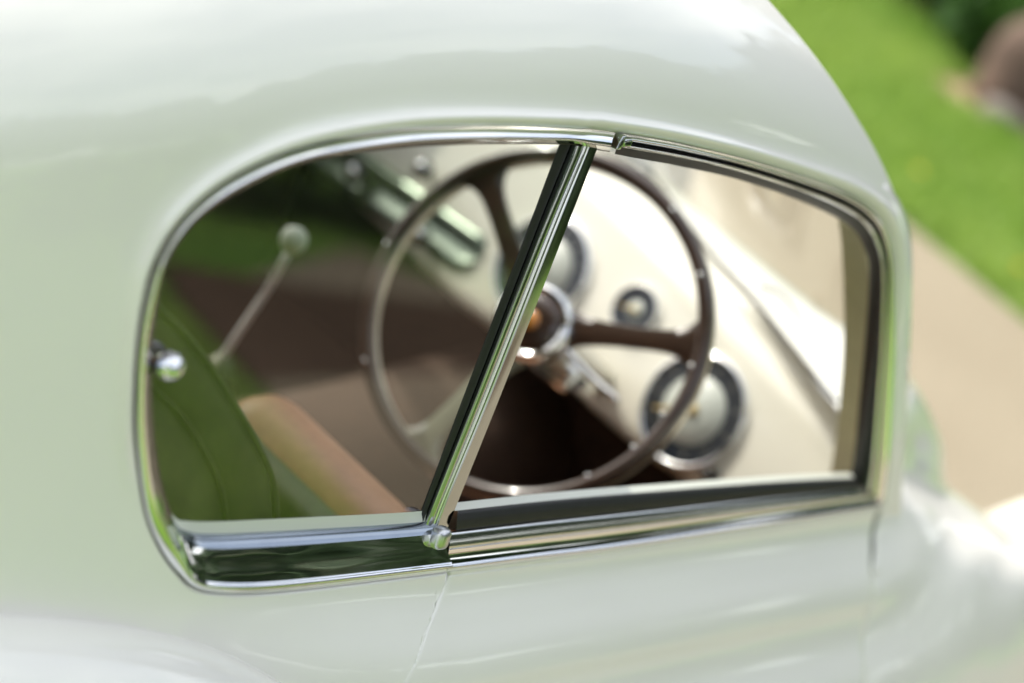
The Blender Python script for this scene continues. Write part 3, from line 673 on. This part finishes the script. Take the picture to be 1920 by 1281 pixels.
add_mesh('column_bracket', *box(WO - WN * .17 + WR * .015 - WU * .028, WR * .030, WU * .018, WN * .05, .008), M['satin_chrome'], car)
st_ = cr([WO - WN * .07 + WR * .02, WO - WN * .07 + WR * .07 - WU * .01, WO - WN * .06 + WR * .125 - WU * .015], 14)
add_mesh('indicator_stalk', *tube(st_, np.linspace(.005, .0035, 14), 10), M['chrome'], car)

# --- cabin floor, tunnel, firewall, door cards
V = [(-.9, -.70, .30), (1.25, -.70, .30), (1.25, .70, .30), (-.9, .70, .30)]
add_mesh('cabin_floor', V, [(0, 1, 2, 3)], M['carpet'], car, smooth_shade=False)
add_mesh('firewall', *box((1.06, 0, .50), (.006, 0, 0), (0, .56, 0), (0, 0, .2)), M['carpet'], car)
for sgn in (-1, 1):
    add_mesh('kick_panel', *box((.95, sgn * .572, .50), (.115, 0, 0), (0, .005, 0), (0, 0, .20)), M['carpet'], car)
tn = [[(x, .16 * math.cos(a), .30 + (.17 + .05 * smooth(.6, 1.1, x)) * math.sin(a)) for a in np.linspace(0, math.pi, 18)] for x in np.linspace(-.9, 1.055, 12)]
surf_grid('transmission_tunnel', tn, M['carpet'], car)
add_mesh('rear_bulkhead', *box((-.72, 0, .72), (.02, 0, .10), (0, .56, 0), (.01, 0, .42), .01), M['trim'], car)
for sgn in (-1, 1):
    rows = []
    for x in np.linspace(-.85, .86, 30):
        zt = 1.08 + door_top(min(max(x, .02), .84)) * .98 - .005
        rows.append([(x, sgn * .592, zt), (x, sgn * .600, zt - .02), (x, sgn * .615, zt - .1), (x, sgn * .63, .55), (x, sgn * .64, .30)])
    surf_grid('door_card', rows, M['trim'], car, flip=sgn < 0)
# quarter trim panel behind the glass, with piping
ta = cr(TRIM_ARC, 50); sa = cr(SEAM_ARC, 50)
rows = [[side(*p, -.05) for p in ta], [side(*(p + np.array([-.004, -.001])), -.045) for p in ta]] + [[side(*(ta[i] * (1 - f_) + (sa[i] + np.array([.004, 0])) * f_), -.045 + .004 * math.sin(math.pi * f_)) for i in range(50)] for f_ in (.15, .4, .7, 1)]
rows += [[side(*sa[i], -.050) for i in range(50)]] + [[side(*((sa[i] - np.array([.004, 0])) * (1 - f_) + np.array([-.47, ta[i][1] - .05]) * f_), -.045 + .003 * math.sin(math.pi * f_)) for i in range(50)] for f_ in (0, .5, 1)]
qt = surf_grid('quarter_trim', rows, M['trim'], car)
add_mesh('piping', *tube([side(*p, -.044) for p in ta], .0028, 8), M['trim'], qt)
add_mesh('piping', *tube([side(*p, -.044) for p in sa], .0022, 8), M['trim'], qt)

# --- seats
def seat(y0, x0):
    se = bpy.data.objects.new('seat', None); COL.objects.link(se); se.parent = car
    def cushion(o, ax, ay, az, bev): return box(np.array(o), np.array(ax), np.array(ay), np.array(az), bev)
    bk = add_mesh('backrest', *cushion((x0, y0, .52), (.055, 0, .012), (0, .18, 0), (-.045, 0, .215), .05), M['leather'], se)
    cu = add_mesh('cushion', *cushion((x0 + .25, y0, .34), (.24, 0, .03), (0, .20, 0), (-.008, 0, .075), .05), M['leather'], se)
    add_mesh('back_shade_panel', *cushion((x0 - .060, y0, .532), (.020, 0, .004), (0, .174, 0), (-.0395, 0, .189), .012), M['trim'], se)  # dark panel puts the shade on the seat back below the tan roll
    for k in range(5):
        yy = y0 - .12 + .06 * k
        add_mesh('seam', *tube([np.array((x0, yy, .52)) + np.array((.055, 0, .012)) * 1.0 + np.array((-.045, 0, .215)) * f_ for f_ in np.linspace(-.8, .8, 8)], .0035, 6), M['leather'], bk)
seat(-.385, .215); seat(.36, -.12)
# --- gear lever
lv = add_mesh('gear_lever', *tube(cr([(.360, 0, .52), (.376, 0, .612), (.40, 0, .69), (.4105, 0, .750)], 16), .0047, 12), M['lever'], car)
add_mesh('lever_knob', *lathe([(.004, -.018), (.011, -.014), (.0165, -.005), (.0175, .003), (.014, .012), (.007, .0168), (.001, .018)], (.411, 0, .766), (.1, 0, 1), 28), M['dial_white'], lv)
add_mesh('lever_boot', *lathe([(.075, .44), (.068, .47), (.05, .50), (.052, .515), (.034, .54), (.036, .553), (.018, .585), (.008, .60)], (.362, 0, 0), (.02, 0, 1), 28), M['trim'], lv)

# ------------------------------------------------------------------ plants and things beyond the car
random.seed(7); rng = np.random.default_rng(7)
def inside(p, poly):
    x, y = p; c = False; j = len(poly) - 1
    for i in range(len(poly)):
        xi, yi = poly[i]; xj, yj = poly[j]
        if (yi > y) != (yj > y) and x < (xj - xi) * (y - yi) / (yj - yi) + xi: c = not c
        j = i
    return c
bare = [(5.36, 1.63), (5.44, 1.48), (5.5, 1.3), (5.62, 1.2), (5.82, 1.35), (5.88, 1.55), (5.76, 1.71), (5.55, 1.73)]
def grass(name, poly, count, label, hmin=.03, hmax=.075):
    P = np.array(poly); lo, hi = P.min(0), P.max(0); V = []; F = []
    while len(F) < count:
        p = lo + (hi - lo) * rng.random(2)
        if not inside(p, poly) or inside(p, bare): continue
        a = rng.random() * 6.283; w = .004 + .004 * rng.random(); h = hmin + (hmax - hmin) * rng.random(); lean = rng.normal(0, .02, 2)
        k = len(V); dx, dy = math.cos(a) * w, math.sin(a) * w
        V += [(p[0] - dx, p[1] - dy, -.005), (p[0] + dx, p[1] + dy, -.005), (p[0] + lean[0], p[1] + lean[1], h)]; F.append((k, k + 1, k + 2))
    o = add_mesh(name, V, F, M['grass'], smooth_shade=False)
    return tag(o, label, 'grass', kind='stuff')
grass('lawn_grass', [(3.98, .2), (4.08, .95), (4.32, 2.2), (4.9, 5.0), (6.9, 5.0), (6.4, 2.9), (6.0, 1.2), (5.6, -.6), (4.05, -.6)], 70000, 'short bright green lawn grass beside the gravel driveway')
grass('verge_grass', [(-3, -1.85), (1.55, -1.85), (2.1, -2.72), (2.75, -3.72), (3.2, -4.55), (1.0, -6.0), (-3, -6.0)], 45000, 'lawn grass beside the right flank of the car')

def leaf_cloud(name, centre, radii, count, size, mat, parent=None, clumps=24):
    V, F = [], []
    cl = [(rng.normal(0, 1, 3)) for _ in range(clumps)]
    cl = [c / np.linalg.norm(c) * rng.random() ** .4 for c in cl]; rad = [.22 + .2 * rng.random() for _ in cl]
    for _ in range(count):
        i = rng.integers(clumps); d = rng.normal(0, 1, 3); d /= np.linalg.norm(d)
        q = np.array(centre) + (cl[i] * .85 + d * rad[i] * rng.random() ** .35) * np.array(radii)
        if q[2] < .03: q[2] = .03 + rng.random() * .1
        a = rng.normal(0, 1, 3); a /= np.linalg.norm(a); b_ = np.cross(a, rng.normal(0, 1, 3)); b_ /= np.linalg.norm(b_); s = size * (.6 + .8 * rng.random())
        k = len(V); V += [q - a * s, q + b_ * s * .5, q + a * s, q - b_ * s * .5]; F.append((k, k + 1, k + 2, k + 3))
    return add_mesh(name, V, F, mat, parent, smooth_shade=False)
def tree(loc, hgt, rad, mat, label, group=None, count=5000, size=.14):
    o = empty('tree', label, 'tree', loc, group)
    pts = cr([(0, 0, -.1), (.05, .02, hgt * .25), (-.06, .05, hgt * .5), (.02, 0, hgt * .85)], 12)
    parts = [tube(pts, np.linspace(.20, .04, 12) * hgt / 8, 10)]
    for k in range(7):
        a = k * 2.4; z = hgt * (.35 + .06 * k)
        parts.append(tube(cr([(0, 0, z), (math.cos(a) * rad * .35, math.sin(a) * rad * .35, z + .5), (math.cos(a) * rad * .75, math.sin(a) * rad * .75, z + 1.0)], 6), np.linspace(.07, .015, 6) * hgt / 8, 7))
    add_mesh('trunk', *join(*parts), M['bark'], o)
    leaf_cloud('crown', (0, 0, hgt * .66), (rad, rad, hgt * .36), count, size, mat, o, 40)
    return o
def shrub(loc, r_, h, mat, label, group, count=2500, size=.07):
    o = empty('shrub', label, 'shrub', loc, group)
    st = [tube(cr([(0, 0, -.05), (math.cos(k * 1.3) * r_ * .3, math.sin(k * 1.3) * r_ * .3, h * .4), (math.cos(k * 1.3) * r_ * .6, math.sin(k * 1.3) * r_ * .6, h * .75)], 5), np.linspace(.02, .006, 5), 6) for k in range(6)]
    add_mesh('stem', *join(*st), M['bark'], o)
    leaf_cloud('foliage', (0, 0, h * .5), (r_, r_, h * .5), count, size, mat, o, 22)
    return o
# dark shrubs at the far side of the lawn, along its edge
shr = [(6.30, 2.20, .5, 1.0), (6.12, 1.80, .32, .35), (6.55, 2.75, .6, 1.5), (6.4, 1.2, .5, .8), (7.1, 3.6, .8, 1.7), (7.6, 1.3, .9, 2.0), (7.0, 4.8, .9, 1.6), (7.9, 2.6, 1.0, 2.2), (7.2, 0.2, .8, 1.4)]
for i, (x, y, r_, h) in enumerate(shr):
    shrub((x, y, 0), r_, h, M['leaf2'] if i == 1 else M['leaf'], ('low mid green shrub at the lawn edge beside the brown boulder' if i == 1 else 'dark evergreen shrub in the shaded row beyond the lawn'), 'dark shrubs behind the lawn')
# hedge and trees out to the right (seen in the glass and the chrome)
hed = [(4.75, -6.3), (5.15, -5.3), (5.35, -4.4), (5.55, -3.5), (4.2, -7.1), (5.8, -2.6), (3.4, -7.8), (2.4, -8.3)]
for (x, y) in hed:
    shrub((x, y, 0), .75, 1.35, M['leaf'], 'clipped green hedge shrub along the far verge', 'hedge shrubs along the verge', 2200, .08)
trs = [(6.9, -8.4, 4.6, 2.2), (8.4, -6.2, 5.4, 2.2), (10.2, -4.2, 4.6, 2.2), (4.8, -10, 4.8, 2.4), (1.5, -11.5, 5.4, 2.6), (-2.5, -11.5, 5, 2.5), (-6.5, -10, 6, 2.6), (10.5, -1.5, 5, 2.4), (11, 3.5, 8, 3.0), (9.5, 8, 8, 3), (-10, -7, 9, 3)]
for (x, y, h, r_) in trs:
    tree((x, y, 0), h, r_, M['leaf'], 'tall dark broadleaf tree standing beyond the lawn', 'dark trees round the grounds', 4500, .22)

# boulder with pale stones on a bare patch of soil
sp = [(5.36, 1.63), (5.44, 1.48), (5.5, 1.3), (5.62, 1.2), (5.82, 1.35), (5.88, 1.55), (5.76, 1.71), (5.55, 1.73)]
spv = cr(sp + sp[:1], 40)[:-1]
tag(add_mesh('soil_patch', [(x, y, .004) for x, y in spv] , [tuple(range(len(spv)))], M['soil'], smooth_shade=False), kind='structure')
def rock(name, loc, rad, mat, seed, label, cat, group=None):
    rg = np.random.default_rng(seed); bm = bmesh.new(); bmesh.ops.create_icosphere(bm, subdivisions=4, radius=1)
    ph = rg.random((6, 3)) * 6.28; fr = rg.normal(0, 1.6, (6, 3))
    for v in bm.verts:
        p = np.array(v.co); d = 1 + .09 * sum(math.sin(fr[k] @ p * 1.6 + ph[k][0]) for k in range(6)) / 2
        v.co = Vector(tuple(p * d * np.array(rad)))
        if v.co.z < -rad[2] * .45: v.co.z = -rad[2] * .45
    me = bpy.data.meshes.new(name); bm.to_mesh(me); bm.free(); me.materials.append(mat)
    for pl_ in me.polygons: pl_.use_smooth = True
    o = bpy.data.objects.new(name, me); COL.objects.link(o); o.location = (loc[0], loc[1], rad[2] * .44); return tag(o, label, cat, group)
rock('boulder', (5.74, 1.52), (.17, .16, .24), M['stone'], 3, 'rounded brown boulder on bare soil at the lawn edge', 'boulder')
rock('stone', (5.56, 1.43), (.07, .085, .05), M['pale_stone'], 20, 'small pale grey stone lying in front of the brown boulder', 'stone')
for (x, y, lb) in [(4.10, .55, 'yellow dandelion in the lawn, the one nearer the driveway edge'), (4.30, 1.05, 'yellow dandelion in the lawn beside the car roof edge')]:
    d_ = empty('dandelion', lb, 'flower', (x, y, 0), 'dandelions in the lawn')
    add_mesh('stalk', *tube([(0, 0, 0), (.004, 0, .04), (.002, .003, .075)], .0016, 5), M['grass'], d_)
    add_mesh('flower_head', *lathe([(.003, .072), (.010, .076), (.012, .079), (.008, .083), (.002, .084)], (0, 0, 0), (0, 0, 1), 16), M['petal'], d_)
